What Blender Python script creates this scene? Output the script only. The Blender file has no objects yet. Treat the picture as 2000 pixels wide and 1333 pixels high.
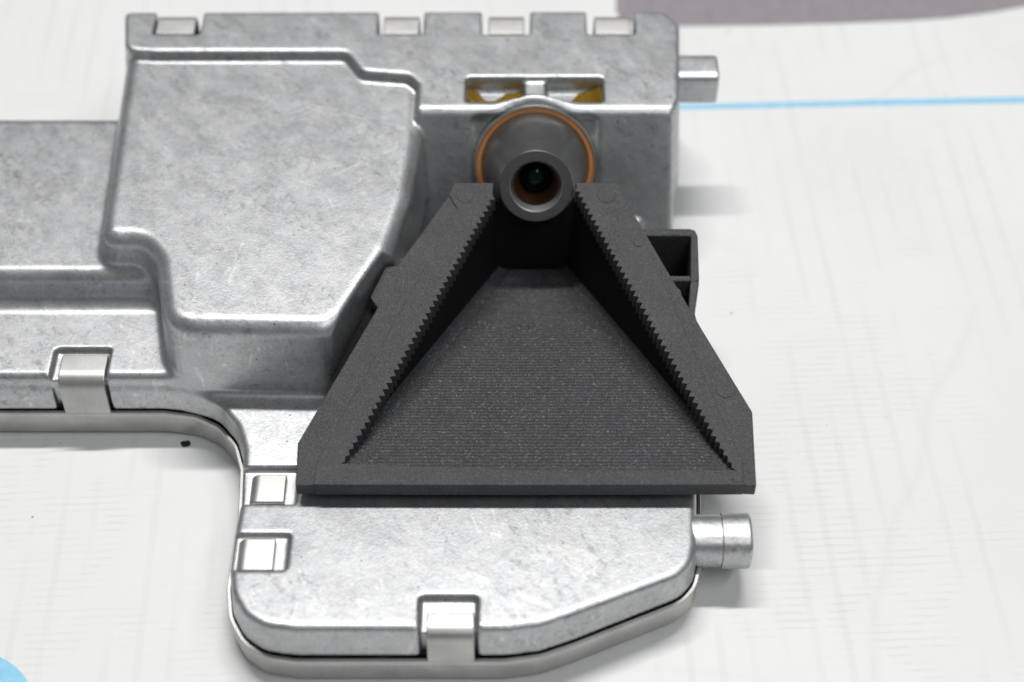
import bpy, bmesh, math, random
import numpy as np
from mathutils import Vector, Matrix
random.seed(7); np.random.seed(7)
R = math.radians
S = 0.001                                  # everything below is modelled in millimetres

# ------------------------------------------------------------------ camera
PITCH, FPX, DIST, Z0 = R(50.0), 3150.0, 263.0, 12.0
CP, SP = math.cos(PITCH), math.sin(PITCH)
CAM = np.array([0.0, -DIST*CP, Z0 + DIST*SP])
FW = np.array([0, CP, -SP]); UP = np.array([0, SP, CP]); RT = np.array([1.0, 0, 0])
scene = bpy.context.scene
col = scene.collection
cd = bpy.data.cameras.new('camera'); cam = bpy.data.objects.new('camera', cd); col.objects.link(cam)
cd.sensor_width = 36.0; cd.lens = FPX/2000*36.0
cd.clip_start = 0.005; cd.clip_end = 50
cam.location = Vector(CAM*S); cam.rotation_euler = (math.pi/2 - PITCH, 0, 0)
cd.dof.use_dof = True; cd.dof.focus_distance = 0.252; cd.dof.aperture_fstop = 10.0; cd.dof.aperture_blades = 7
scene.camera = cam

# ------------------------------------------------------------------ room light
w = bpy.data.worlds.new('World'); scene.world = w; w.use_nodes = True
bg = w.node_tree.nodes['Background']; bg.inputs['Color'].default_value = (0.93, 0.97, 1.0, 1); bg.inputs['Strength'].default_value = 0.12

def tube(name, loc, target, sx, sy, power, color=(1, 1, 1)):
    l = bpy.data.lights.new(name, 'AREA'); l.shape = 'RECTANGLE'; l.size = sx; l.size_y = sy; l.energy = power; l.color = color
    o = bpy.data.objects.new(name, l); col.objects.link(o); o.location = loc
    d = Vector(target) - Vector(loc); o.rotation_euler = d.to_track_quat('-Z', 'Y').to_euler()
    return o
tube('ceiling_tube_light', (-0.02, 0.48, 1.46), (0, 0, 0), 0.85, 0.05, 15.5, (1, 0.99, 0.97))
tube('ceiling_tube_light', (0.42, -0.36, 1.05), (0, 0, 0), 0.9, 0.03, 3.0, (0.97, 0.985, 1))
vs = scene.view_settings
vs.view_transform = 'Standard'; vs.look = 'None'; vs.exposure = 0.30; vs.gamma = 1.0; vs.use_curve_mapping = False

# ------------------------------------------------------------------ helpers
def P(px, py, z):
    """photo pixel + height above the table -> x, y in mm"""
    r = FW*FPX + RT*(px - 1000.0) - UP*(py - 666.5)
    t = (z - CAM[2])/r[2]
    q = CAM + r*t
    return float(q[0]), float(q[1])
def PZ(px, py, zf):
    z = 15.0
    for _ in range(40):
        x, y = P(px, py, z); z = zf(x, y)
    return np.array([x, y, z])
def proj(p):
    v = np.array(p) - CAM; d = v@FW
    return 1000 + FPX*(v@RT)/d, 666.5 - FPX*(v@UP)/d

def mesh_obj(name, verts, faces, mat, parent=None, smooth=False):
    me = bpy.data.meshes.new(name)
    me.from_pydata([tuple(float(c)*S for c in v) for v in verts], [], faces); me.update()
    o = bpy.data.objects.new(name, me); col.objects.link(o)
    if mat: me.materials.append(mat)
    if smooth:
        for p in me.polygons: p.use_smooth = True
    if parent: o.parent = parent
    return o
def bm_obj(name, bm, mat, parent=None, smooth=False):
    bmesh.ops.recalc_face_normals(bm, faces=bm.faces)
    me = bpy.data.meshes.new(name); bm.to_mesh(me); bm.free()
    me.transform(Matrix.Scale(S, 4))
    o = bpy.data.objects.new(name, me); col.objects.link(o)
    if mat: me.materials.append(mat)
    if smooth:
        for p in me.polygons: p.use_smooth = True
    if parent: o.parent = parent
    return o
def bevel(o, wmm, seg=2, ang=35):
    m = o.modifiers.new('bevel', 'BEVEL'); m.width = wmm*S; m.segments = seg; m.limit_method = 'ANGLE'; m.angle_limit = R(ang)
    m.harden_normals = False
    for p in o.data.polygons: p.use_smooth = True
    n = o.modifiers.new('wn', 'WEIGHTED_NORMAL'); n.keep_sharp = False
    return o
def tag(o, label=None, cat=None, group=None, kind=None):
    if label: o['label'] = label
    if cat: o['category'] = cat
    if group: o['group'] = group
    if kind: o['kind'] = kind
    return o
def prism_obj(name, top, thick, mat, parent=None):
    """closed prism: top ring of 3D points pushed straight down"""
    bm = bmesh.new()
    a = [bm.verts.new(tuple(p)) for p in top]
    b = [bm.verts.new((p[0], p[1], p[2] - (thick if np.isscalar(thick) else thick[i]))) for i, p in enumerate(top)]
    n = len(top)
    bm.faces.new(a); bm.faces.new(b[::-1])
    for i in range(n): bm.faces.new((a[i], b[i], b[(i+1) % n], a[(i+1) % n]))
    return bm_obj(name, bm, mat, parent)
def fillet_poly(pts, seg=6):
    """pts: (x, y, r) -> polygon with rounded corners"""
    out = []; n = len(pts)
    for i in range(n):
        p = np.array(pts[i][:2]); r = pts[i][2] if len(pts[i]) > 2 else 0
        if r <= 0: out.append(p); continue
        a = np.array(pts[i-1][:2]) - p; b = np.array(pts[(i+1) % n][:2]) - p
        la, lb = np.linalg.norm(a), np.linalg.norm(b); a /= la; b /= lb
        c = np.clip(a@b, -1, 1); th = math.acos(c)
        if th > math.pi - 0.02: out.append(p); continue
        t = min(r/math.tan(th/2), la*0.49, lb*0.49)
        p0, p1 = p + a*t, p + b*t
        for k in range(seg+1):
            u = k/seg
            out.append((1-u)**2*p0 + 2*u*(1-u)*p + u*u*p1)
    return np.array(out)
def lathe(name, prof, frame, mat, parent=None, n=96, smooth=True, closed=False):
    """prof: (r, h) pairs around the frame's third axis"""
    o, e1, e2, e3 = frame
    V = []; F = []
    for r, h in prof:
        for k in range(n):
            a = 2*math.pi*k/n
            V.append(o + e3*h + (e1*math.cos(a) + e2*math.sin(a))*r)
    for i in range(len(prof)-1):
        for k in range(n):
            F.append((i*n+k, i*n+(k+1) % n, (i+1)*n+(k+1) % n, (i+1)*n+k))
    ob = mesh_obj(name, V, F, mat, parent, smooth)
    if smooth: sharp(ob, 32)
    return ob
def sharp(o, deg):
    bm = bmesh.new(); bm.from_mesh(o.data)
    for e in bm.edges:
        if len(e.link_faces) == 2 and e.calc_face_angle(0) > R(deg): e.smooth = False
    bm.to_mesh(o.data); bm.free()

# ------------------------------------------------------------------ materials
def mat(name):
    m = bpy.data.materials.new(name); m.use_nodes = True
    nt = m.node_tree; return m, nt, nt.nodes['Principled BSDF']
def N(nt, t, **kw):
    n = nt.nodes.new(t)
    for k, v in kw.items():
        if k in n.inputs: n.inputs[k].default_value = v
        else: setattr(n, k, v)
    return n
def L(nt, a, b): nt.links.new(a, b)
def noise(nt, vec, scale, detail=4, rough=0.55, dist=0.0):
    n = N(nt, 'ShaderNodeTexNoise'); n.inputs['Scale'].default_value = scale; n.inputs['Detail'].default_value = detail
    n.inputs['Roughness'].default_value = rough; n.inputs['Distortion'].default_value = dist
    if vec: L(nt, vec, n.inputs['Vector'])
    return n.outputs['Fac']
def ramp(nt, fac, stops):
    r = N(nt, 'ShaderNodeValToRGB'); e = r.color_ramp.elements
    while len(e) < len(stops): e.new(0.5)
    for i, (p, c) in enumerate(stops):
        e[i].position = p; e[i].color = (c, c, c, 1) if np.isscalar(c) else (*c, 1)
    L(nt, fac, r.inputs['Fac']); return r.outputs['Color']
def mix(nt, fac, a, b, mode='MIX'):
    m = N(nt, 'ShaderNodeMix'); m.data_type = 'RGBA'; m.blend_type = mode
    for s, v in ((m.inputs[0], fac), (m.inputs[6], a), (m.inputs[7], b)):
        if hasattr(v, 'links'): L(nt, v, s)
        elif np.isscalar(v): s.default_value = v if s.type == 'VALUE' else (v, v, v, 1)
        else: s.default_value = (*v, 1)
    return m.outputs[2]
def obj_coord(nt, scale=(1, 1, 1), rot=(0, 0, 0)):
    t = N(nt, 'ShaderNodeTexCoord'); mp = N(nt, 'ShaderNodeMapping')
    mp.inputs['Rotation'].default_value = rot
    L(nt, t.outputs['Object'], mp.inputs['Vector'])
    m2 = N(nt, 'ShaderNodeMapping'); m2.inputs['Scale'].default_value = scale
    L(nt, mp.outputs['Vector'], m2.inputs['Vector']); return m2.outputs['Vector']
def bump(nt, h, strength, dist, prev=None):
    b = N(nt, 'ShaderNodeBump'); b.inputs['Strength'].default_value = strength; b.inputs['Distance'].default_value = dist
    L(nt, h, b.inputs['Height'])
    if prev: L(nt, prev, b.inputs['Normal'])
    return b.outputs['Normal']

def cast_metal():
    m, nt, b = mat('die_cast_aluminium')
    v = obj_coord(nt); vr = obj_coord(nt, (1, 0.55, 1), (0, 0, R(-40)))
    big = noise(nt, v, 180, 6, 0.7); med = noise(nt, vr, 330, 8, 0.75, 0.3); fine = noise(nt, v, 2400, 3, 0.65)
    c = ramp(nt, big, [(0.30, (0.475, 0.483, 0.497)), (0.50, (0.515, 0.522, 0.533)), (0.72, (0.55, 0.55, 0.55))])
    c = mix(nt, 1.0, c, ramp(nt, med, [(0.30, 0.80), (0.44, 0.97), (0.62, 1.02)]), 'MULTIPLY')
    c = mix(nt, 1.0, c, ramp(nt, fine, [(0.30, 0.86), (0.50, 1.0), (0.70, 1.08)]), 'MULTIPLY')
    # oily smudges in clusters
    cl = ramp(nt, noise(nt, v, 70, 3, 0.5), [(0.42, 0.0), (0.60, 1.0)])
    sm = ramp(nt, noise(nt, vr, 800, 5, 0.7, 0.5), [(0.35, 1.0), (0.46, 0.0)])
    c = mix(nt, mix(nt, 1.0, mix(nt, 1.0, cl, sm, 'MULTIPLY'), 0.6, 'MULTIPLY'), c, (0.22, 0.215, 0.21))
    sp = ramp(nt, noise(nt, v, 1300, 2, 0.5), [(0.25, 0.8), (0.285, 0.0)])
    c = mix(nt, sp, c, (0.16, 0.155, 0.15))
    tint = ramp(nt, noise(nt, v, 200, 6, 0.65), [(0.38, (0.92, 0.96, 1.0)), (0.64, (1.0, 0.975, 0.94))])
    c = mix(nt, 0.4, c, tint, 'MULTIPLY')
    # bare scratches and handling marks
    scs = None
    for k, (ang, sc, thr) in enumerate(((-62, 70, 0.0035), (25, 110, 0.003), (-20, 85, 0.003))):
        vo = N(nt, 'ShaderNodeTexVoronoi'); vo.feature = 'DISTANCE_TO_EDGE'; vo.inputs['Scale'].default_value = sc
        L(nt, obj_coord(nt, (1, 0.10, 0.1), (0, 0, R(ang))), vo.inputs['Vector'])
        q = mix(nt, 1.0, ramp(nt, vo.outputs['Distance'], [(0.0, 1.0), (thr*2.2, 0.0)]), ramp(nt, noise(nt, v, 190 + 60*k, 3), [(0.56, 0.0), (0.62, 1.0)]), 'MULTIPLY')
        scs = q if scs is None else mix(nt, 1.0, scs, q, 'ADD')
    c = mix(nt, mix(nt, 1.0, scs, 0.4, 'MULTIPLY'), c, (0.85, 0.85, 0.85))
    light = dark = None
    for k, (ang, st_) in enumerate(((-35, 7), (12, 9), (-70, 6), (55, 8))):
        n_ = noise(nt, obj_coord(nt, (1, 1.0/st_, 0.3), (0, 0, R(ang))), 1500 + 170*k, 2, 0.5)
        lo = ramp(nt, n_, [(0.675, 0.0), (0.74, 1.0)]); dk = ramp(nt, n_, [(0.29, 1.0), (0.38, 0.0)])
        light = lo if light is None else mix(nt, 1.0, light, lo, 'ADD'); dark = dk if dark is None else mix(nt, 1.0, dark, dk, 'ADD')
    zone = ramp(nt, noise(nt, v, 85, 4, 0.6), [(0.42, 0.15), (0.62, 1.0)])
    c = mix(nt, mix(nt, 1.0, mix(nt, 1.0, dark, zone, 'MULTIPLY'), 0.45, 'MULTIPLY'), c, (0.30, 0.295, 0.29))
    light = mix(nt, 1.0, light, ramp(nt, noise(nt, v, 60, 3), [(0.42, 0.15), (0.6, 1.0)]), 'MULTIPLY')
    c = mix(nt, mix(nt, 1.0, light, 0.38, 'MULTIPLY'), c, (0.90, 0.89, 0.87))
    L(nt, c, b.inputs['Base Color'])
    b.inputs['Metallic'].default_value = 0.88
    rg = ramp(nt, noise(nt, vr, 300, 7, 0.7), [(0.35, 0.47), (0.62, 0.38)])
    rg = mix(nt, mix(nt, 1.0, light, 0.6, 'MULTIPLY'), rg, (0.3, 0.3, 0.3))
    L(nt, rg, b.inputs['Roughness'])
    n1 = bump(nt, fine, 0.20, 0.00010)
    n2 = bump(nt, noise(nt, v, 700, 4, 0.6), 0.06, 0.0003, n1)
    n3 = bump(nt, noise(nt, v, 140, 3, 0.5), 0.08, 0.0008, n2)
    L(nt, n3, b.inputs['Normal'])
    return m
def sheet_metal():
    m, nt, b = mat('brushed_sheet_metal')
    v = obj_coord(nt, (3000, 3000, 120)); v2 = obj_coord(nt)
    g = noise(nt, v, 1.0, 3, 0.6); d = noise(nt, v2, 180, 5, 0.6)
    c = mix(nt, 1.0, ramp(nt, d, [(0.3, (0.44, 0.435, 0.42)), (0.6, (0.54, 0.535, 0.515))]), ramp(nt, g, [(0.3, 0.93), (0.7, 1.0)]), 'MULTIPLY')
    L(nt, c, b.inputs['Base Color']); b.inputs['Metallic'].default_value = 0.85
    b.inputs['Roughness'].default_value = 0.42
    L(nt, bump(nt, g, 0.10, 0.00008), b.inputs['Normal'])
    return m
def plastic(name, base, rough, grain, amp):
    m, nt, b = mat(name)
    v = obj_coord(nt)
    n = noise(nt, v, grain, 2, 0.6); d = noise(nt, v, 160, 4, 0.6)
    c = mix(nt, 1.0, (base[0], base[1], base[2]), ramp(nt, d, [(0.3, 0.85), (0.7, 1.12)]), 'MULTIPLY')
    if base[0] > 0.02:
        fl = ramp(nt, noise(nt, v, 3000, 2, 0.5), [(0.60, 0.0), (0.72, 0.22 if base[0] > 0.05 else 0.6)])  # grain sparkle painted into the colour as pale flecks
        c = mix(nt, fl, c, (0.30, 0.30, 0.31))
    L(nt, c, b.inputs['Base Color'])
    b.inputs['Roughness'].default_value = rough; b.inputs['Specular IOR Level'].default_value = 0.5 if base[0] > 0.02 else 0.2
    L(nt, bump(nt, n, amp, 0.00025), b.inputs['Normal'])
    return m
def simple(name, c, rough, metal=0.0, spec=0.5):
    m, nt, b = mat(name); v = obj_coord(nt)
    L(nt, mix(nt, 1.0, c, ramp(nt, noise(nt, v, 500, 4, 0.6), [(0.3, 0.88), (0.7, 1.08)]), 'MULTIPLY'), b.inputs['Base Color'])
    b.inputs['Roughness'].default_value = rough; b.inputs['Metallic'].default_value = metal; b.inputs['Specular IOR Level'].default_value = spec
    return m
def sheet_mat():
    m, nt, b = mat('white_woven_plastic')
    t = N(nt, 'ShaderNodeTexCoord'); mp = N(nt, 'ShaderNodeMapping'); mp.inputs['Rotation'].default_value = (0, 0, R(-2.5))
    L(nt, t.outputs['Object'], mp.inputs['Vector']); v = mp.outputs['Vector']
    def wave(direction, scale, dist, lo, hi, dsc):
        wv = N(nt, 'ShaderNodeTexWave'); wv.wave_type = 'BANDS'; wv.bands_direction = direction; wv.wave_profile = 'SIN'
        wv.inputs['Scale'].default_value = scale; wv.inputs['Distortion'].default_value = dist; wv.inputs['Detail'].default_value = 3
        wv.inputs['Detail Scale'].default_value = dsc
        L(nt, v, wv.inputs['Vector']); return ramp(nt, wv.outputs['Fac'], [(lo, 1.0), (hi, 0.0)])
    hor = wave('Y', math.pi*100/1.30, 1.5, 0.08, 0.30, 1.2)
    ver = wave('X', math.pi*100/4.8, 0.5, 0.07, 0.22, 0.5)
    patch = ramp(nt, noise(nt, v, 28, 5, 0.65), [(0.47, 0.0), (0.56, 1.0)])
    pv = N(nt, 'ShaderNodeMapping'); pv.inputs['Scale'].default_value = (1, 0.3, 1); L(nt, v, pv.inputs['Vector'])
    patch2 = ramp(nt, noise(nt, pv.outputs['Vector'], 60, 3, 0.55), [(0.46, 0.0), (0.60, 1.0)])
    brk = ramp(nt, noise(nt, v, 230, 4, 0.65), [(0.42, 0.0), (0.56, 1.0)])
    lines = mix(nt, 1.0, mix(nt, 1.0, mix(nt, 1.0, hor, patch, 'MULTIPLY'), brk, 'MULTIPLY'), mix(nt, 1.0, mix(nt, 1.0, ver, patch2, 'MULTIPLY'), 0.7, 'MULTIPLY'), 'ADD')
    c = mix(nt, mix(nt, 1.0, lines, 0.18, 'MULTIPLY'), (0.78, 0.787, 0.78), (0.47, 0.46, 0.42))
    cr = N(nt, 'ShaderNodeTexVoronoi'); cr.feature = 'DISTANCE_TO_EDGE'; cr.inputs['Scale'].default_value = 9.0
    cv = N(nt, 'ShaderNodeVectorMath'); cv.operation = 'MULTIPLY_ADD'; cv.inputs[1].default_value = (0.03, 0.03, 0.0)
    cn = N(nt, 'ShaderNodeTexNoise'); cn.inputs['Scale'].default_value = 14; L(nt, v, cn.inputs['Vector'])
    L(nt, cn.outputs['Color'], cv.inputs[0]); L(nt, v, cv.inputs[2]); L(nt, cv.outputs[0], cr.inputs['Vector'])
    crease = mix(nt, 1.0, ramp(nt, cr.outputs['Distance'], [(0.0, 1.0), (0.006, 0.0)]), ramp(nt, noise(nt, v, 22, 2), [(0.45, 0.0), (0.6, 1.0)]), 'MULTIPLY')
    c = mix(nt, mix(nt, 1.0, crease, 0.08, 'MULTIPLY'), c, (0.50, 0.47, 0.41))
    grime = ramp(nt, noise(nt, v, 16, 6, 0.6), [(0.46, 0.0), (0.75, 0.22)])
    c = mix(nt, grime, c, (0.60, 0.58, 0.53))
    spk = ramp(nt, noise(nt, v, 420, 2, 0.5), [(0.765, 0.0), (0.78, 0.8)])
    c = mix(nt, spk, c, (0.25, 0.22, 0.20))
    L(nt, c, b.inputs['Base Color'])
    b.inputs['Roughness'].default_value = 0.5; b.inputs['Specular IOR Level'].default_value = 0.35
    n1 = bump(nt, crease, 0.3, 0.0004, bump(nt, lines, 0.10, 0.0002))
    n2 = bump(nt, noise(nt, v, 30, 4, 0.55), 0.25, 0.0015, n1)
    L(nt, n2, b.inputs['Normal'])
    return m

M_CAST = cast_metal(); M_SHEET = sheet_metal()
M_BLK = plastic('black_grained_plastic', (0.055, 0.056, 0.059), 0.46, 3800, 0.9)
M_FLOOR = plastic('black_ribbed_plastic', (0.042, 0.043, 0.046), 0.44, 3400, 1.0)
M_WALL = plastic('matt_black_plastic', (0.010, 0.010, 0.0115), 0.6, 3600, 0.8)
M_GASKET = simple('black_gasket_rubber', (0.012, 0.012, 0.014), 0.5)
M_BARREL = simple('anodised_grey_barrel', (0.26, 0.26, 0.255), 0.32, 0.9)
M_CHAMF = simple('bare_metal_chamfer', (0.42, 0.42, 0.44), 0.40, 0.8)
M_RING = simple('black_anodised_ring', (0.10, 0.10, 0.103), 0.42, 0.3)
M_SEAL = simple('orange_silicone', (0.58, 0.25, 0.10), 0.5)
M_STEEL = simple('bright_steel', (0.72, 0.72, 0.68), 0.3, 0.9)
M_BORE = simple('brown_anodised_bore', (0.085, 0.032, 0.012), 0.38, 0.4)
M_BLUE = simple('pale_blue_print', (0.27, 0.60, 0.84), 0.5)
M_MAUVE = simple('mauve_print', (0.28, 0.255, 0.275), 0.6)
M_CRUMB = simple('dark_crumb', (0.02, 0.018, 0.016), 0.8)
M_WHITE = sheet_mat()
def glass_mat():
    m, nt, b = mat('coated_lens_glass'); b.inputs['Base Color'].default_value = (0.004, 0.007, 0.007, 1)
    b.inputs['Roughness'].default_value = 0.03; b.inputs['Specular Tint'].default_value = (0.5, 1.0, 0.8, 1)
    b.inputs['IOR'].default_value = 1.38
    return m
M_GLASS = glass_mat()
def glue_mat():
    m, nt, b = mat('amber_glue'); b.inputs['Base Color'].default_value = (0.33, 0.19, 0.012, 1)
    b.inputs['Roughness'].default_value = 0.08; b.inputs['Transmission Weight'].default_value = 0.55; b.inputs['IOR'].default_value = 1.45
    return m
M_GLUE = glue_mat()

# ------------------------------------------------------------------ the surface
YS = 900.0
sheet = mesh_obj('table_sheet', [(-YS, -YS, 0), (YS, -YS, 0), (YS, YS, 0), (-YS, YS, 0)], [(0, 1, 2, 3)], M_WHITE)
tag(sheet, 'white woven plastic sheet covering the table', kind='structure')
def flat(name, pts, mtl, z=0.05):
    bm = bmesh.new(); vs_ = [bm.verts.new((x, y, z)) for x, y in pts]; f = bm.faces.new(vs_); f.normal_update()
    if f.normal.z < 0: f.normal_flip()
    me = bpy.data.meshes.new(name); bm.to_mesh(me); bm.free(); me.transform(Matrix.Scale(S, 4))
    o = bpy.data.objects.new(name, me); col.objects.link(o); me.materials.append(mtl); o.parent = sheet; return o
top = [(1150, 207.5), (1340, 205), (1500, 201), (1700, 196), (1850, 193), (2000, 189.5), (2200, 185)]
bot = [(2200, 196), (2000, 201), (1850, 204), (1700, 206.5), (1500, 211), (1340, 214), (1150, 217)]
flat('printed_line', [P(x, y, 0) for x, y in top + bot], M_BLUE)
flat('printed_patch', [P(x, y, 0) for x, y in [(1203, -160), (1203, 22), (1212, 40), (1240, 48), (1330, 52), (1500, 50), (1650, 46), (1760, 42), (1850, 36), (1930, 26), (2010, 12), (2200, -25), (2300, -160)]], M_MAUVE)
cx, cy = P(-100, 1420, 0); _d = P(0, 1284, 0); dr = math.hypot(_d[0]-cx, _d[1]-cy)
flat('printed_disc', [(cx + dr*math.cos(a*math.pi/36), cy + dr*math.sin(a*math.pi/36)) for a in range(72)], M_BLUE)

# ------------------------------------------------------------------ camera module
root = bpy.data.objects.new('camera_module', None); col.objects.link(root); root.empty_display_size = 0.02
tag(root, 'die-cast aluminium driver assistance camera with black trapezoid lens hood', 'camera')

ZC, ZP, ZL, ZA, ZB, ZT = 6.0, 12.0, 13.5, 19.5, 26.0, 28.0     # cover lip, plate, ledge, arm, box, rear band
LENS_EL = R(29.0)
A = np.array([0, -math.cos(LENS_EL), math.sin(LENS_EL)])        # lens axis
V_UP = np.array([0, math.sin(LENS_EL), math.cos(LENS_EL)])      # up along the lens wall
YREAR = P(1000, 20, ZT)[1]
YARM = P(100, 228, ZA)[1]
XL = P(-90, 520, ZA)[0]
XR = P(1327, 120, ZT)[0]
YW = P(1000, 214, ZT)[1]                                        # top edge of the lens wall
WP = np.array([0, YW, ZT])
def on_wall(px, py, off=0.0):
    r = FW*FPX + RT*(px - 1000.0) - UP*(py - 666.5)
    t = ((WP + A*off - CAM)@A)/(r@A)
    return CAM + r*t
XBLK = P(243, 60, ZT)[0]
XRB = P(1316, 215, ZT)[0]
YWB = YW - (ZT - ZP)*math.tan(LENS_EL) + 0.5
foot = [P(x, y, ZC) for x, y in [(320, 800), (385, 808), (432, 830), (465, 868), (478, 915), (474, 1010), (462, 1080), (452, 1150), (456, 1205), (480, 1250), (520, 1276), (580, 1284), (985, 1284), (1055, 1275), (1120, 1253), (1325, 1172), (1352, 1145), (1360, 1105), (1360, 960)]]
YF = P(100, 800, ZC)[1]
foot_poly = [(XL, YF, 0)] + [(x, y, 6) for x, y in foot] + [(*P(1320, 880, ZC), 5), (*P(1270, 720, ZC), 5), (P(1270, 700, ZC)[0], YWB, 4), (XRB, YWB, 2), (XRB, YREAR, 4), (XBLK, YREAR, 2), (XBLK, YARM, 3), (XL, YARM, 0)]
FOOT = fillet_poly(foot_poly)

yF, yR = P(1000, 947, 15.4)[1], P(1000, 357, 26.0)[1]
def zrim(x, y): return 15.4 + 10.6*(y - yF)/(yR - yF)
# ---- signed distance grid
H = 0.4
gx = np.arange(XL - 2, XR + 5, H, dtype=np.float32); gy = np.arange(FOOT[:, 1].min() - 2, YREAR + 2, H, dtype=np.float32); gz = np.arange(0.3, ZT + 3.5, H, dtype=np.float32)
X2, Y2 = np.meshgrid(gx, gy, indexing='ij')
X3 = gx[:, None, None]; Y3 = gy[None, :, None]; Z3 = gz[None, None, :]
def poly_sdf(poly):
    poly = np.asarray(poly, dtype=np.float32); d = np.full(X2.shape, 1e9, np.float32); inside = np.zeros(X2.shape, bool)
    n = len(poly)
    for i in range(n):
        a, b = poly[i], poly[(i+1) % n]; e = b - a; L2 = float(e@e)
        if L2 < 1e-12: continue
        wx, wy = X2 - a[0], Y2 - a[1]
        t = np.clip((wx*e[0] + wy*e[1])/L2, 0, 1)
        d = np.minimum(d, (wx - e[0]*t)**2 + (wy - e[1]*t)**2)
        c = (a[1] > Y2) != (b[1] > Y2)
        if abs(e[1]) > 1e-9: inside ^= c & (X2 < e[0]*(Y2 - a[1])/e[1] + a[0])
    d = np.sqrt(d); d[inside] *= -1
    return d
def rint(a, b, r): return np.minimum(-r, np.maximum(a, b)) + np.hypot(np.maximum(a + r, 0), np.maximum(b + r, 0))
def runi(a, b, r): return np.maximum(r, np.minimum(a, b)) - np.hypot(np.maximum(r - a, 0), np.maximum(r - b, 0))
def rsub(a, b, r): return rint(a, -b, r)
def prism(poly, zt, zb, draft, r, zref=None):
    t = math.tan(R(draft)); zref = zt if zref is None else zref
    a = (poly_sdf(poly)[:, :, None] - (zref - Z3)*t)*math.cos(R(draft))
    return np.maximum(rint(a, Z3 - zt, r), zb - Z3)
def obox(c, half, axes=None, r=0.3):
    dx = [X3 - c[0], Y3 - c[1], Z3 - c[2]]
    if axes is None: q = [np.abs(dx[i]) - half[i] + r for i in range(3)]
    else: q = [np.abs(dx[0]*ax[0] + dx[1]*ax[1] + dx[2]*ax[2]) - half[i] + r for i, ax in enumerate(axes)]
    out = np.sqrt(np.maximum(q[0], 0)**2 + np.maximum(q[1], 0)**2 + np.maximum(q[2], 0)**2)
    return out + np.minimum(np.maximum(q[0], np.maximum(q[1], q[2])), 0) - r

# plate and footprint (the plate rises a little towards its front edge)
YM = P(1000, 1090, ZP)[1]
def zplate(y): return ZP + np.clip((YM - y)*0.075, -1.0, 1.1)
f = prism(FOOT, zplate(Y3), ZC + 0.15, 5, 1.0, ZC)
core = np.maximum(np.maximum(poly_sdf(FOOT)[:, :, None] + 1.1, Z3 - 8), 0.6 - Z3)
# arm: ledge and upper plate
ledge = [(XL - 9, YF + 0.3), (P(430, 800, ZC)[0], YF + 0.3), (P(400, 560, ZL)[0], P(0, 560, ZL)[1]), (XL - 9, P(0, 560, ZL)[1])]
ARM_F = P(0, 535, ZA)[1]
armt = fillet_poly([(XL - 9, ARM_F, 0), (P(330, 535, ZA)[0], ARM_F, 0), (P(330, 300, ZA)[0], YARM, 0), (XL - 9, YARM, 0)])
led = prism(ledge, ZL, ZC + 0.5, 4, 1.2, ZC)
arm = prism(armt, ZA, ZC + 0.5, 14, 1.8)
f = runi(f, led, 1.0)
f = runi(f, arm, 2.0)
# big box
bx = [(245, 60, 1), (244, 120, 0), (190, 466, 5), (272, 464, 5), (304, 500, 5), (318, 636, 6), (640, 642, 4), (678, 614, 4), (764, 486, 6), (800, 385, 20), (822, 250, 5), (822, 60, 0)]
box = prism(fillet_poly([(*P(x, y, ZB), r) for x, y, r in bx]), ZB, ZC + 0.5, 5, 2.5)
f = runi(f, box, 1.2)
# lens block
XRB = P(1316, 215, ZT)[0]
blk = prism(fillet_poly([(P(812, 200, ZT)[0], P(0, 700, ZT)[1], 0), (XRB, P(0, 700, ZT)[1], 0), (XRB, YREAR, 4), (P(812, 200, ZT)[0], YREAR, 0)]), ZT, ZC + 0.5, 2, 1.0)
wall = (X3*A[0] + (Y3 - WP[1])*A[1] + (Z3 - WP[2])*A[2])
blk = rint(blk, wall, 0.9)
# rear band
bd = [(243, 22, 1.2), (243, 97, 3), (300, 101, 0), (676, 101, 2.2), (706, 139, 2.2), (798, 146, 2.2), (824, 170, 2), (828, 214, 2.2), (870, 214, 0), (870, 205, 0), (1300, 205, 0), (1300, 214, 0), (1318, 212, 1.2), (1327, 190, 1.0), (1327, 45, 2.5), (1296, 20, 3.0)]
band = prism(fillet_poly([(*P(x, y, ZT), r) for x, y, r in bd]), ZT, ZC + 0.5, 4, 0.8)
f = runi(f, np.minimum(blk, band), 0.7)
# lens boss and recess
LB = on_wall(1045, 322, -1.2)                                   # centre of the lens base
dv = [X3 - LB[0], Y3 - LB[1], Z3 - LB[2]]
h = dv[1]*A[1] + dv[2]*A[2]
rad = np.sqrt(dv[0]**2 + (dv[1]*V_UP[1] + dv[2]*V_UP[2])**2)
boss = rint(rad - 12.3, np.abs(h + 4.0) - 4.5, 0.8)
f = runi(f, boss, 1.0)
EX = np.array([1.0, 0, 0])
rec = obox(LB + V_UP*(-4) + A*4.3, (11.2, 13.2, 4.0), (EX, V_UP, A), 1.8)
f = rsub(f, rec, 0.5)
f = rsub(f, np.maximum(rad - 10.75, -h - 3.0), 0.3)
# glue pockets: one shallow opening, two deeper wells
c0 = P(911, 151, ZT); c1 = P(1179, 199, ZT)
f = rsub(f, obox(((c0[0]+c1[0])/2, (c0[1]+c1[1])/2, ZT), (abs(c1[0]-c0[0])/2, abs(c0[1]-c1[1])/2, 0.9), None, 0.5), 0.3)
for x0, x1 in ((913, 1024), (1066, 1177)):
    c0 = P(x0, 152, ZT); c1 = P(x1, 198, ZT)
    f = rsub(f, obox(((c0[0]+c1[0])/2, (c0[1]+c1[1])/2, ZT), (abs(c1[0]-c0[0])/2, abs(c0[1]-c1[1])/2, 3.2), None, 0.7), 0.35)
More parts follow.
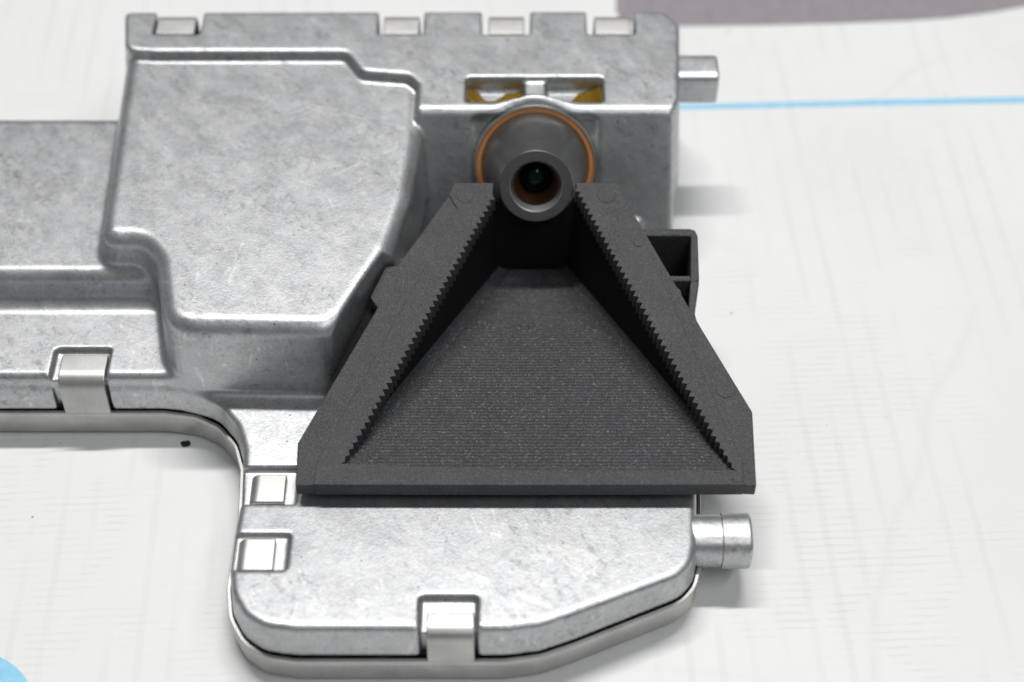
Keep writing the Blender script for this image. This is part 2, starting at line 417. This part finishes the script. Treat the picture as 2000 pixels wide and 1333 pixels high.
# clearance under the hood
f = np.minimum(f, core)
hx0, hy0 = P(960, 527, 6.6); hx1, _ = P(1120, 527, 6.6); hy0 += 4.5
hp = [(hx0 - 3.5, hy0), (hx1 + 3.5, hy0), P(1420, 900, 11), P(690, 900, 11)]
f = np.maximum(f, -np.maximum(poly_sdf(hp)[:, :, None], 4.0 - Z3))
gp = [P(x, y, ZP) for x, y in ((765, 400), (900, 400), (900, 600), (690, 738), (650, 738), (720, 600))]
f = np.maximum(f, -np.maximum(np.maximum(poly_sdf(gp)[:, :, None], 4.0 - Z3), np.maximum(Z3 - ZP - 2, -(wall - 0.0))))
HO = [(870, 350), (768, 511), (750, 514), (708, 585), (694, 612), (636, 722), (570, 860), (566, 947), (1490, 947), (1480, 800), (1215, 350)]
f = np.maximum(f, -np.maximum(poly_sdf([PZ(x, y, zrim)[:2] for x, y in HO])[:, :, None], np.maximum(ZP + 0.4 - Z3, -(wall + 2.0))))
# tab notches
REAR = [(299, 391, 306, 381), (738, 826, 749, 819), (941, 1035, 954, 1024), (1147, 1240, 1161, 1231)]
for a, b, c, d in REAR:
    xa, xb = P(a, 60, ZT)[0], P(b, 60, ZT)[0]; y0 = P(0, 66, ZT)[1]
    f = rsub(f, obox(((xa+xb)/2, (y0 + YREAR + 6)/2, ZT - 8), ((xb-xa)/2, (YREAR + 6 - y0)/2, 30), None, 0.5), 0.3)
xa, xb = P(104, 700, ZL)[0], P(213, 700, ZL)[0]; y0 = P(0, 680, ZL)[1]
f = rsub(f, obox(((xa+xb)/2, (y0 + YF - 6)/2, ZL + 6 - 1.3), ((xb-xa)/2, (y0 - YF + 6)/2, 6), None, 0.5), 0.3)
f = rsub(f, obox(((xa+xb)/2, YF - 5 + 0.9, 10), ((xb-xa)/2, 5, 20), None, 0.4), 0.3)
xa, xb = P(819, 1200, ZP)[0], P(933, 1200, ZP)[0]; y0 = P(0, 1167, ZP)[1]; YPF = P(0, 1284, ZC)[1]
f = rsub(f, obox(((xa+xb)/2, (y0 + YPF - 6)/2, zplate(y0) + 6 - 1.4), ((xb-xa)/2, (y0 - YPF + 6)/2, 6), None, 0.5), 0.3)
f = rsub(f, obox(((xa+xb)/2, YPF - 5 + 1.0, 10), ((xb-xa)/2, 5, 20), None, 0.4), 0.3)
LEFT = [(905, 978, 577, 495, 553, 918, 972), (1040, 1114, 559, 470, 532, 1050, 1112)]
for ya, yb, xe, *_ in LEFT:
    pa, pb = P(470, ya, ZP), P(xe, yb, ZP)
    f = rsub(f, obox((pb[0] - 10, (pa[1]+pb[1])/2, zplate((pa[1]+pb[1])/2) + 6 - 1.1), (10, (pa[1]-pb[1])/2, 6), None, 0.5), 0.3)
f = f.astype(np.float32)

def surface_nets(f):
    s = f < 0
    nx, ny, nz = f.shape
    cnt = np.zeros((nx-1, ny-1, nz-1), np.uint8)
    for i in (0, 1):
        for j in (0, 1):
            for k in (0, 1): cnt += s[i:nx-1+i, j:ny-1+j, k:nz-1+k]
    act = np.argwhere((cnt > 0) & (cnt < 8)); del cnt
    idx = np.full((nx-1, ny-1, nz-1), -1, np.int32); idx[act[:, 0], act[:, 1], act[:, 2]] = np.arange(len(act))
    acc = np.zeros((len(act), 3), np.float64); num = np.zeros(len(act))
    cs = [(i, j, k) for i in (0, 1) for j in (0, 1) for k in (0, 1)]
    for a in cs:
        for ax in range(3):
            if a[ax]: continue
            b = list(a); b[ax] = 1
            va = f[act[:, 0]+a[0], act[:, 1]+a[1], act[:, 2]+a[2]]; vb = f[act[:, 0]+b[0], act[:, 1]+b[1], act[:, 2]+b[2]]
            m = (va < 0) != (vb < 0)
            t = np.where(m, va/np.where(m, va - vb, 1), 0)
            p = np.tile(np.array(a, float), (len(act), 1)); p[:, ax] += t
            acc[m] += p[m]; num[m] += 1
    V = act + acc/num[:, None]
    F = []
    for ax in range(3):
        sl0 = [slice(1, -1)]*3; sl1 = [slice(1, -1)]*3
        sl0[ax] = slice(0, -1); sl1[ax] = slice(1, None)
        a_, b_ = s[tuple(sl0)], s[tuple(sl1)]
        e = np.argwhere(a_ != b_)
        flip = a_[e[:, 0], e[:, 1], e[:, 2]]
        off = np.ones(3, int); off[ax] = 0; e = e + off
        u, v = (ax+1) % 3, (ax+2) % 3
        q = []
        for du, dv_ in ((-1, -1), (0, -1), (0, 0), (-1, 0)):
            c = e.copy(); c[:, u] += du; c[:, v] += dv_
            q.append(idx[c[:, 0], c[:, 1], c[:, 2]])
        q = np.stack(q, 1); q[~flip] = q[~flip][:, ::-1]
        F.append(q)
    return V, np.concatenate(F)
V, F = surface_nets(f)
def tri(f, p):
    p = np.clip(p, 0, np.array(f.shape) - 1.001); i = p.astype(int); w = p - i; r = 0
    for a in (0, 1):
        for b in (0, 1):
            for c in (0, 1):
                ww = (w[:, 0] if a else 1-w[:, 0])*(w[:, 1] if b else 1-w[:, 1])*(w[:, 2] if c else 1-w[:, 2])
                r = r + ww*f[i[:, 0]+a, i[:, 1]+b, i[:, 2]+c]
    return r
def grad(f, p, e=0.75):
    g = np.stack([tri(f, p + d) - tri(f, p - d) for d in np.eye(3)*e], 1)/(2*e)
    return g
for _ in range(2):
    g = grad(f, V, 0.5); val = tri(f, V); step = val[:, None]*g/np.maximum((g*g).sum(1, keepdims=True), 0.02)
    n_ = np.linalg.norm(step, axis=1, keepdims=True); step *= np.minimum(1, 0.4/np.maximum(n_, 1e-9)); V = V - step
g = grad(f, V); g /= np.maximum(np.linalg.norm(g, axis=1, keepdims=True), 1e-9)
W = np.stack([gx[0] + V[:, 0]*H, gy[0] + V[:, 1]*H, gz[0] + V[:, 2]*H], 1)
me = bpy.data.meshes.new('housing')
me.vertices.add(len(W)); me.vertices.foreach_set('co', (W*S).astype(np.float32).ravel())
me.loops.add(F.size); me.loops.foreach_set('vertex_index', F.astype(np.int32).ravel())
me.polygons.add(len(F)); me.polygons.foreach_set('loop_start', np.arange(0, F.size, 4, dtype=np.int32))
me.polygons.foreach_set('use_smooth', np.ones(len(F), bool))
me.update(calc_edges=True); me.validate()
me.normals_split_custom_set_from_vertices([tuple(x) for x in g])
me.materials.append(M_CAST)
housing = bpy.data.objects.new('housing', me); col.objects.link(housing); housing.parent = root
print('housing verts', len(W))
del f, core, led, arm, box, blk, band, boss, rec, rad, h, wall

# ---- locating pins (cast on the right side)
def pin(x0, x1, yc, zc, r, sq, neck=0.94):
    ln_ = x1 - x0; prof = [(r*neck, 0), (r*neck, ln_*0.53), (r, ln_*0.545), (r, x1-x0-0.45), (r-0.15, x1-x0-0.12), (r-0.45, x1-x0), (0.01, x1-x0)]
    n = 48; Vv = []; Ff = []
    for rr, hh in prof:
        for k in range(n):
            a = 2*math.pi*k/n; c, s_ = math.cos(a), math.sin(a)
            q = (abs(c)**sq + abs(s_)**sq)**(-1/sq)
            Vv.append((x0 + hh, yc + rr*q*c, zc + rr*q*s_))
    for i in range(len(prof)-1):
        for k in range(n): Ff.append((i*n+k, i*n+(k+1) % n, (i+1)*n+(k+1) % n, (i+1)*n+k))
    o = mesh_obj('locating_pin', Vv, Ff, M_CAST, root, True); sharp(o, 24); return o
xp, yp = P(1365, 155, 23.5); pin(XR - 1.5, P(1400, 155, 23.5)[0], yp, 23.5, 3.3, 6, 1.0)
xp, yp = P(1415, 1058, 7.6); pin(P(1340, 1058, 7.6)[0], P(1464, 1058, 7.6)[0], yp, 7.8, 3.9, 2.6)

# ---- sheet-metal cover
def offset_poly(poly, d):
    poly = np.asarray(poly); n = len(poly)
    area = 0.5*np.sum(poly[:, 0]*np.roll(poly[:, 1], -1) - np.roll(poly[:, 0], -1)*poly[:, 1])
    e = np.roll(poly, -1, 0) - poly; e /= np.maximum(np.linalg.norm(e, axis=1, keepdims=True), 1e-9)
    nr = np.stack([e[:, 1], -e[:, 0]], 1)*(1 if area > 0 else -1)
    m = nr + np.roll(nr, 1, 0); m /= np.maximum((m*m).sum(1, keepdims=True)/2, 0.5)
    return poly + m*d
fp = [FOOT[0]]
for q in FOOT[1:]:
    if np.linalg.norm(q - fp[-1]) > 0.25: fp.append(q)
fp = np.array(fp)
prof = [(-3, 0.0), (-0.6, 0.02), (0.1, 0.25), (0.55, 0.8), (0.7, 1.6), (0.75, 5.0), (0.75, 5.7), (0.6, 5.93), (0.2, 5.93), (-0.1, 5.5), (-0.1, 2.0)]
Vc = []; Fc = []; n = len(fp)
for d, z in prof: Vc += [(*q, z) for q in offset_poly(fp, d)]
for i in range(len(prof)-1):
    for k in range(n): Fc.append((i*n+k, i*n+(k+1) % n, (i+1)*n+(k+1) % n, (i+1)*n+k))
Fc.append(tuple(range(n))[::-1])
cover = mesh_obj('cover', Vc, Fc, M_SHEET, root, True); sharp(cover, 40)
gq = []
gpoly = [(-1.6, 5.0), (-0.35, 5.0), (-0.35, 6.5), (-1.6, 6.5)]
for d, z in gpoly: gq += [(*q, z) for q in offset_poly(fp, d)]
mesh_obj('gasket', gq, [(i*n+k, i*n+(k+1) % n, ((i+1) % 4)*n+(k+1) % n, ((i+1) % 4)*n+k) for i in range(4) for k in range(n)], M_GASKET, root)

def strip_tab(pts, width, org, out_dir, mtl=M_SHEET, t=0.8, rbend=1.1, flare=0.0):
    """bent strip: pts (inward distance, z) centre line, extruded sideways"""
    pts = fillet_poly([(p[0], p[1], 0 if i in (0, len(pts)-1) else rbend) for i, p in enumerate(pts)] , 6) if False else round_line(pts, rbend)
    pts = np.array(pts); e = np.gradient(pts, axis=0); e /= np.linalg.norm(e, axis=1, keepdims=True); nr = np.stack([-e[:, 1], e[:, 0]], 1)
    o_ = np.array(out_dir, float); side = np.array([-o_[1], o_[0]])
    bm = bmesh.new(); rows = []
    for i, p in enumerate(pts):
        row = []
        wd = width/2 + (flare if i == 0 else 0)
        for sgn_t, sgn_w in ((1, -1), (1, 1), (-1, 1), (-1, -1)):
            q = p + nr[i]*t/2*sgn_t
            xy = np.array(org) + o_*(-q[0]) + side*wd*sgn_w
            row.append(bm.verts.new((xy[0], xy[1], q[1])))
        rows.append(row)
    for a, b in zip(rows[:-1], rows[1:]):
        for k in range(4): bm.faces.new((a[k], a[(k+1) % 4], b[(k+1) % 4], b[k]))
    bm.faces.new(rows[0]); bm.faces.new(rows[-1][::-1])
    o = bm_obj('clip_tab', bm, mtl, cover); bevel(o, 0.22, 2, 40); return o
def round_line(pts, r, seg=7):
    out = [np.array(pts[0], float)]
    for i in range(1, len(pts)-1):
        p = np.array(pts[i], float); a = np.array(pts[i-1]) - p; b = np.array(pts[i+1]) - p
        la, lb = np.linalg.norm(a), np.linalg.norm(b); t = min(r, la*0.48, lb*0.48); p0, p1 = p + a/la*t, p + b/lb*t
        for k in range(seg+1):
            u = k/seg; out.append((1-u)**2*p0 + 2*u*(1-u)*p + u*u*p1)
    out.append(np.array(pts[-1], float)); return out
# arm tab, front tab
xa, xb = P(114, 720, ZL)[0], P(205, 720, ZL)[0]
strip_tab([(-0.35, 2.0), (-0.35, 5.0), (0.35, ZL - 0.75), (P(0, 690, ZL)[1] - YF, ZL - 0.75)], xb-xa, ((xa+xb)/2, YF), (0, -1), rbend=2.2)
xa, xb = P(832, 1230, ZP)[0], P(926, 1230, ZP)[0]
strip_tab([(-0.35, 2.0), (-0.35, 5.0), (0.45, ZP - 0.3), (P(0, 1196, ZP)[1] - YPF, ZP - 0.4)], xb-xa, ((xa+xb)/2, YPF), (0, -1), rbend=1.8)
# rear tabs
for a, b, c, d in REAR:
    xa, xb = P(c, 45, ZT)[0], P(d, 45, ZT)[0]; yt = P(0, 62, ZT)[1]; yo = P(0, 27, ZT)[1]
    strip_tab([(0, 2.0), (0, ZT - 0.55), (yo - yt, ZT - 0.9)], xb-xa, ((xa+xb)/2, yo), (0, 1), rbend=1.6)
# left tabs
for ya, yb, xe, x0, x1, y0, y1 in LEFT:
    pa, pb = P(x0, y0, ZP), P(x1, y1, ZP); xo = P(x0 - 8, y1, ZP)[0]
    zz = float(zplate((pa[1]+pb[1])/2)); strip_tab([(0, 2.0), (0, zz - 0.6), (pb[0] - xo, zz - 0.6)], pa[1]-pb[1], (xo, (pa[1]+pb[1])/2), (-1, 0), rbend=1.2)

# ---- glue in the two pockets
def glue(x0, x1, hi_left):
    a, b = P(x0, 150, ZT), P(x1, 196, ZT); nx, ny = 24, 12; Vv = []; Ff = []
    for j in range(ny):
        for i in range(nx):
            u, v = i/(nx-1), j/(ny-1)
            s_ = (1-u) if hi_left else u
            z = ZT - 3.3 + 2.5*s_**5.5*(0.4 + 0.6*v) + 0.9*v**3*s_ + 0.2*(abs(2*u-1)**6) - 0.25*math.sin(u*5+v*2)
            Vv.append((a[0] + (b[0]-a[0])*u, a[1] + (b[1]-a[1])*v, z))
    for j in range(ny-1):
        for i in range(nx-1): Ff.append((j*nx+i, (j+1)*nx+i, (j+1)*nx+i+1, j*nx+i+1))
    o = mesh_obj('glue', Vv, Ff, M_GLUE, root, True)
    so = o.modifiers.new('s', 'SOLIDIFY'); so.thickness = 0.8*S; so.offset = -1
glue(915, 1025, True); glue(1065, 1175, False)

# ---- lens
LF = (LB, EX, V_UP, A)
LL = 14.0
lens = lathe('lens', [(8.0, -2.5), (9.25, -2.5), (9.25, 0.6), (9.2, 0.85), (8.9, 1.35), (6.3, LL-0.5), (6.12, LL-0.12)], LF, M_BARREL, root)
lathe('retaining_ring', [(10.74, -2.5), (10.72, 0.8), (10.6, 1.0), (10.3, 1.0), (10.2, 0.7), (10.2, -2.5)], LF, M_STEEL, lens)
lathe('seal_ring', [(10.22, -2.0), (10.2, 0.6), (9.95, 0.8), (9.5, 0.82), (9.3, 0.7), (9.2, -2.0)], LF, M_SEAL, lens)
lathe('front_ring', [(6.13, LL-0.14), (5.98, LL), (4.45, LL), (4.42, LL-0.06)], LF, M_RING, lens)
lathe('chamfer_ring', [(4.43, LL-0.05), (4.30, LL-0.12), (3.80, LL-1.4), (3.76, LL-1.7)], LF, M_CHAMF, lens)
bp = [(3.78, LL-1.68)]
for k in range(5): bp += [(3.74 - 0.16*k, LL-1.8-0.7*k), (3.56 - 0.16*k, LL-2.0-0.7*k)]
lathe('bore', bp + [(2.75, LL-5.6)], LF, M_BORE, lens)
lathe('lens_glass', [(3.6*math.sin(t), LL-8.2 + 3.6*math.cos(t)) for t in np.linspace(0.95, 0.001, 20)], LF, M_GLASS, lens, 48)
print('lens front px', proj(LB + A*LL), 'LB', LB)

# ---- lens hood
def rim(px, py, dz=0.0): 
    q = PZ(px, py, zrim); q[2] += dz; return q
def serrate(a, b, nt_, amp, inward, taper=True):
    a, b = np.array(a), np.array(b); e = (b - a); ln = np.linalg.norm(e[:2]); out = []
    nr = np.array([-e[1], e[0], 0])/ln
    if nr@np.array(inward) < 0: nr = -nr
    for k in range(nt_):
        jit = random.uniform(-0.06, 0.06)
        am = amp*(1.0 if k < nt_*0.85 else 1.0 - (k - nt_*0.85)/(nt_*0.15)*0.6)
        out.append(a + e*(k/nt_))
        out.append(a + e*((k+0.62+jit)/nt_) + nr*am*(1+jit))
    out.append(b); return out
rl = serrate(rim(962, 380), rim(667, 905), 43, 0.85, (1, 0, 0)); rr_ = serrate(rim(1127, 364), rim(1436, 918), 46, 0.85, (-1, 0, 0))
# main rim: step line outside, serration inside
out_l = [rim(964, 357), rim(888, 357), rim(876, 380), rim(893, 408), rim(648, 850), rim(618, 905), rim(612, 947)]
left_outer = [rim(876.5, 381), rim(776, 516), rim(752, 518), rim(722, 578), rim(737, 598), rim(581, 862), rim(576, 947)]
left_inner = [rim(616, 946), rim(622, 905), rim(652, 850), rim(895, 410)]
right_outer = [rim(1233, 408.5), rim(1371, 640), rim(1470, 802), rim(1478, 947)]
right_inner = [rim(1450, 946), rim(1447, 900), rim(1414, 832), rim(1296, 560), rim(1229, 409)]
out_r = [rim(1454, 947), rim(1451, 900), rim(1418, 832), rim(1300, 560), rim(1233, 408), rim(1204, 357), rim(1124, 357)]
U = out_l + [rim(1020, 948)] + out_r + rr_ + [rim(1050, 918)] + rl[::-1]
hood = prism_obj('lens_hood', U, 2.7, M_BLK, root); bevel(hood, 0.14, 1, 50)
hood['label'] = 'black plastic trapezoid lens hood with sawtooth inner edges'
for poly in (left_outer + left_inner, right_outer + right_inner):
    o = prism_obj('rim_edge', [q - np.array([0, 0, 0.04 if proj(q)[1] < 412 else 0.32]) for q in poly], 2.4, M_BLK, hood); bevel(o, 0.25, 2, 40)
# floor
fA, fB = P(1000, 918, 15.1)[1], P(1000, 527, 6.6)[1]
def zfl(x, y): return 15.1 + (6.6 - 15.1)*(y - fA)/(fB - fA)
vl0, vl1 = PZ(975, 527, zfl), PZ(662, 912, zfl); vr0, vr1 = PZ(1106, 527, zfl), PZ(1446, 925, zfl)
NR = 72; Vf = []; Ff = []; prof_e = [(-0.5, 1.5), (0.0, 0.9), (0.35, 0.52), (0.75, 0.24), (1.2, 0.07), (1.7, 0.0)]
rows = []
for k in range(NR*2+1):
    t = k/(NR*2); a = vl0 + (vl1 - vl0)*t; b = vr0 + (vr1 - vr0)*t
    a[1] = b[1] = fB + (min(vl1[1], vr1[1]) - 0.3 - fB)*t
    z = zfl(0, a[1]); rg_ = (0.12 if k % 2 else 0.0)*(1 if t < 0.97 else 0)
    sc_ = min(1, (1-t)*3.5+0.02)
    xs = [(a[0] + (d if d > 0 else d*sc_), z + q*sc_) for d, q in prof_e] + [(a[0] + 1.7 + (b[0]-a[0]-3.4)*u, z + rg_) for u in (0.03, 0.5, 0.97)] + [(b[0] - (d if d > 0 else d*sc_), z + q*sc_) for d, q in prof_e[::-1]]
    rows.append([(x, a[1], q) for x, q in xs])
nc = len(rows[0])
for r_ in rows: Vf += r_
for k in range(len(rows)-1):
    for i in range(nc-1): Ff.append((k*nc+i, (k+1)*nc+i, (k+1)*nc+i+1, k*nc+i+1))
floor = mesh_obj('hood_floor', Vf, Ff, M_FLOOR, hood)
so = floor.modifiers.new('s', 'SOLIDIFY'); so.thickness = 1.2*S; so.offset = -1
# side walls, serrated like the rim
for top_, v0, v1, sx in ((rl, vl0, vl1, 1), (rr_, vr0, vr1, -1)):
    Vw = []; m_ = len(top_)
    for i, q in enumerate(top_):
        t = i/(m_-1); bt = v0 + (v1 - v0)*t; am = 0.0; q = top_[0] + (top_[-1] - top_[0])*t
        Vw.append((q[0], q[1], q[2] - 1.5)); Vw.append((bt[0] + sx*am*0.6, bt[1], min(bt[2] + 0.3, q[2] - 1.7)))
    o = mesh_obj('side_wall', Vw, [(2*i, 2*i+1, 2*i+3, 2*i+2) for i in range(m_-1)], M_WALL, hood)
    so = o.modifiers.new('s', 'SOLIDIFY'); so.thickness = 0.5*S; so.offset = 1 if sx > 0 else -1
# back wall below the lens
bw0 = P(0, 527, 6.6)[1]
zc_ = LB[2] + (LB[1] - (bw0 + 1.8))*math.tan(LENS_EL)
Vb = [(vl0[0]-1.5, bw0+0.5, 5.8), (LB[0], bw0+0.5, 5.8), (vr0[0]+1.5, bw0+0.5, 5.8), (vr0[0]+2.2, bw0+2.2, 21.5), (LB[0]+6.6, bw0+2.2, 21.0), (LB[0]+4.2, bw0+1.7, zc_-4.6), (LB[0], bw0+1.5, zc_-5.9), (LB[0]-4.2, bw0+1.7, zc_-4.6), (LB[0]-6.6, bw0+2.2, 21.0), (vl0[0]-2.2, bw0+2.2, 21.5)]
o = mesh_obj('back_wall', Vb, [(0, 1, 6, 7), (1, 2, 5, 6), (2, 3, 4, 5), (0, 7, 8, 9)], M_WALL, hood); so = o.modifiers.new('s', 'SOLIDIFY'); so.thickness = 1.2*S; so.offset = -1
# connector frame on the right
def fz(px, py): return PZ(px, py, lambda x, y: zrim(x, y) - 1.2)
for nm, pts, th in (('bracket_frame', [(1235, 446), (1346, 446), (1358, 449), (1363, 460), (1366, 548), (1352, 553), (1348, 548), (1349, 461), (1235, 461)], 13.0),
                    ('bracket_frame', [(1300, 538), (1349.5, 538), (1349.5, 549), (1300, 549)], 12.6),
                    ('bracket_floor', [(1230, 455), (1356, 455), (1356, 545), (1260, 545)], None),
                    ('gusset', [(1348, 549), (1366, 549), (1357, 610), (1368, 650), (1355, 650), (1344, 610)], 12.0)):
    tp = [fz(*q) for q in pts]
    if th is None: tp = [q - np.array([0, 0, 11.0]) for q in tp]; th = 1.2
    o = prism_obj(nm, tp, th, M_WALL if nm == 'bracket_floor' else M_BLK, hood); bevel(o, 0.3, 2, 40)
# black carrier under the left rim, widened so its black darkens the gap
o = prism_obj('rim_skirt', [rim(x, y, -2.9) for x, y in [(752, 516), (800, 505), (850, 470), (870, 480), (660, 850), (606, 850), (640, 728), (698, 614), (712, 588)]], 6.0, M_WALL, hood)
# ejector marks
for px, py, rpx, dz in ((908, 381, 19, 0), (845, 472, 11, -0.32), (787, 571, 21, -0.32), (1184, 382, 19, 0), (1247, 474, 11, 0), (1311, 573, 20, -0.32), (1418, 757, 20, -0.32), (1441, 956, 10, 0)):
    if py > 940: py = 935
    c = rim(px, py, dz); r_ = rpx/12.2; tl = (10.6/(yR - yF))
    V_ = []; F_ = []; n_ = 32
    prf = [(r_, 0.02), (r_-0.08, 0.02), (r_-0.14, 0.09), (0.0, 0.09)]
    for rr, hh in prf:
        for k in range(n_):
            a = 2*math.pi*k/n_; dx, dy = rr*math.cos(a), rr*math.sin(a); V_.append((c[0]+dx, c[1]+dy, c[2]+dy*tl+hh))
    for i in range(3):
        for k in range(n_): F_.append((i*n_+k, i*n_+(k+1) % n_, (i+1)*n_+(k+1) % n_, (i+1)*n_+k))
    mesh_obj('ejector_mark', V_, F_, M_BLK, hood)

# ------------------------------------------------------------------ crumbs on the sheet
def crumb(px, py, size, label):
    x, y = P(px, py, 0); bm = bmesh.new(); bmesh.ops.create_icosphere(bm, subdivisions=2, radius=size)
    for v in bm.verts:
        v.co *= random.uniform(0.75, 1.25); v.co.x *= 1.35; v.co.z *= 0.45; v.co.z = max(v.co.z, -0.2*size)
    for v in bm.verts: v.co += Vector((0, 0, 0.2*size))
    o = bm_obj('crumb', bm, M_CRUMB, None, True)
    o.location = (x*S, y*S, 0); tag(o, label, 'crumb')
crumb(363, 868, 0.6, 'tiny black crumb of dirt on the sheet in the shadow of the housing arm')
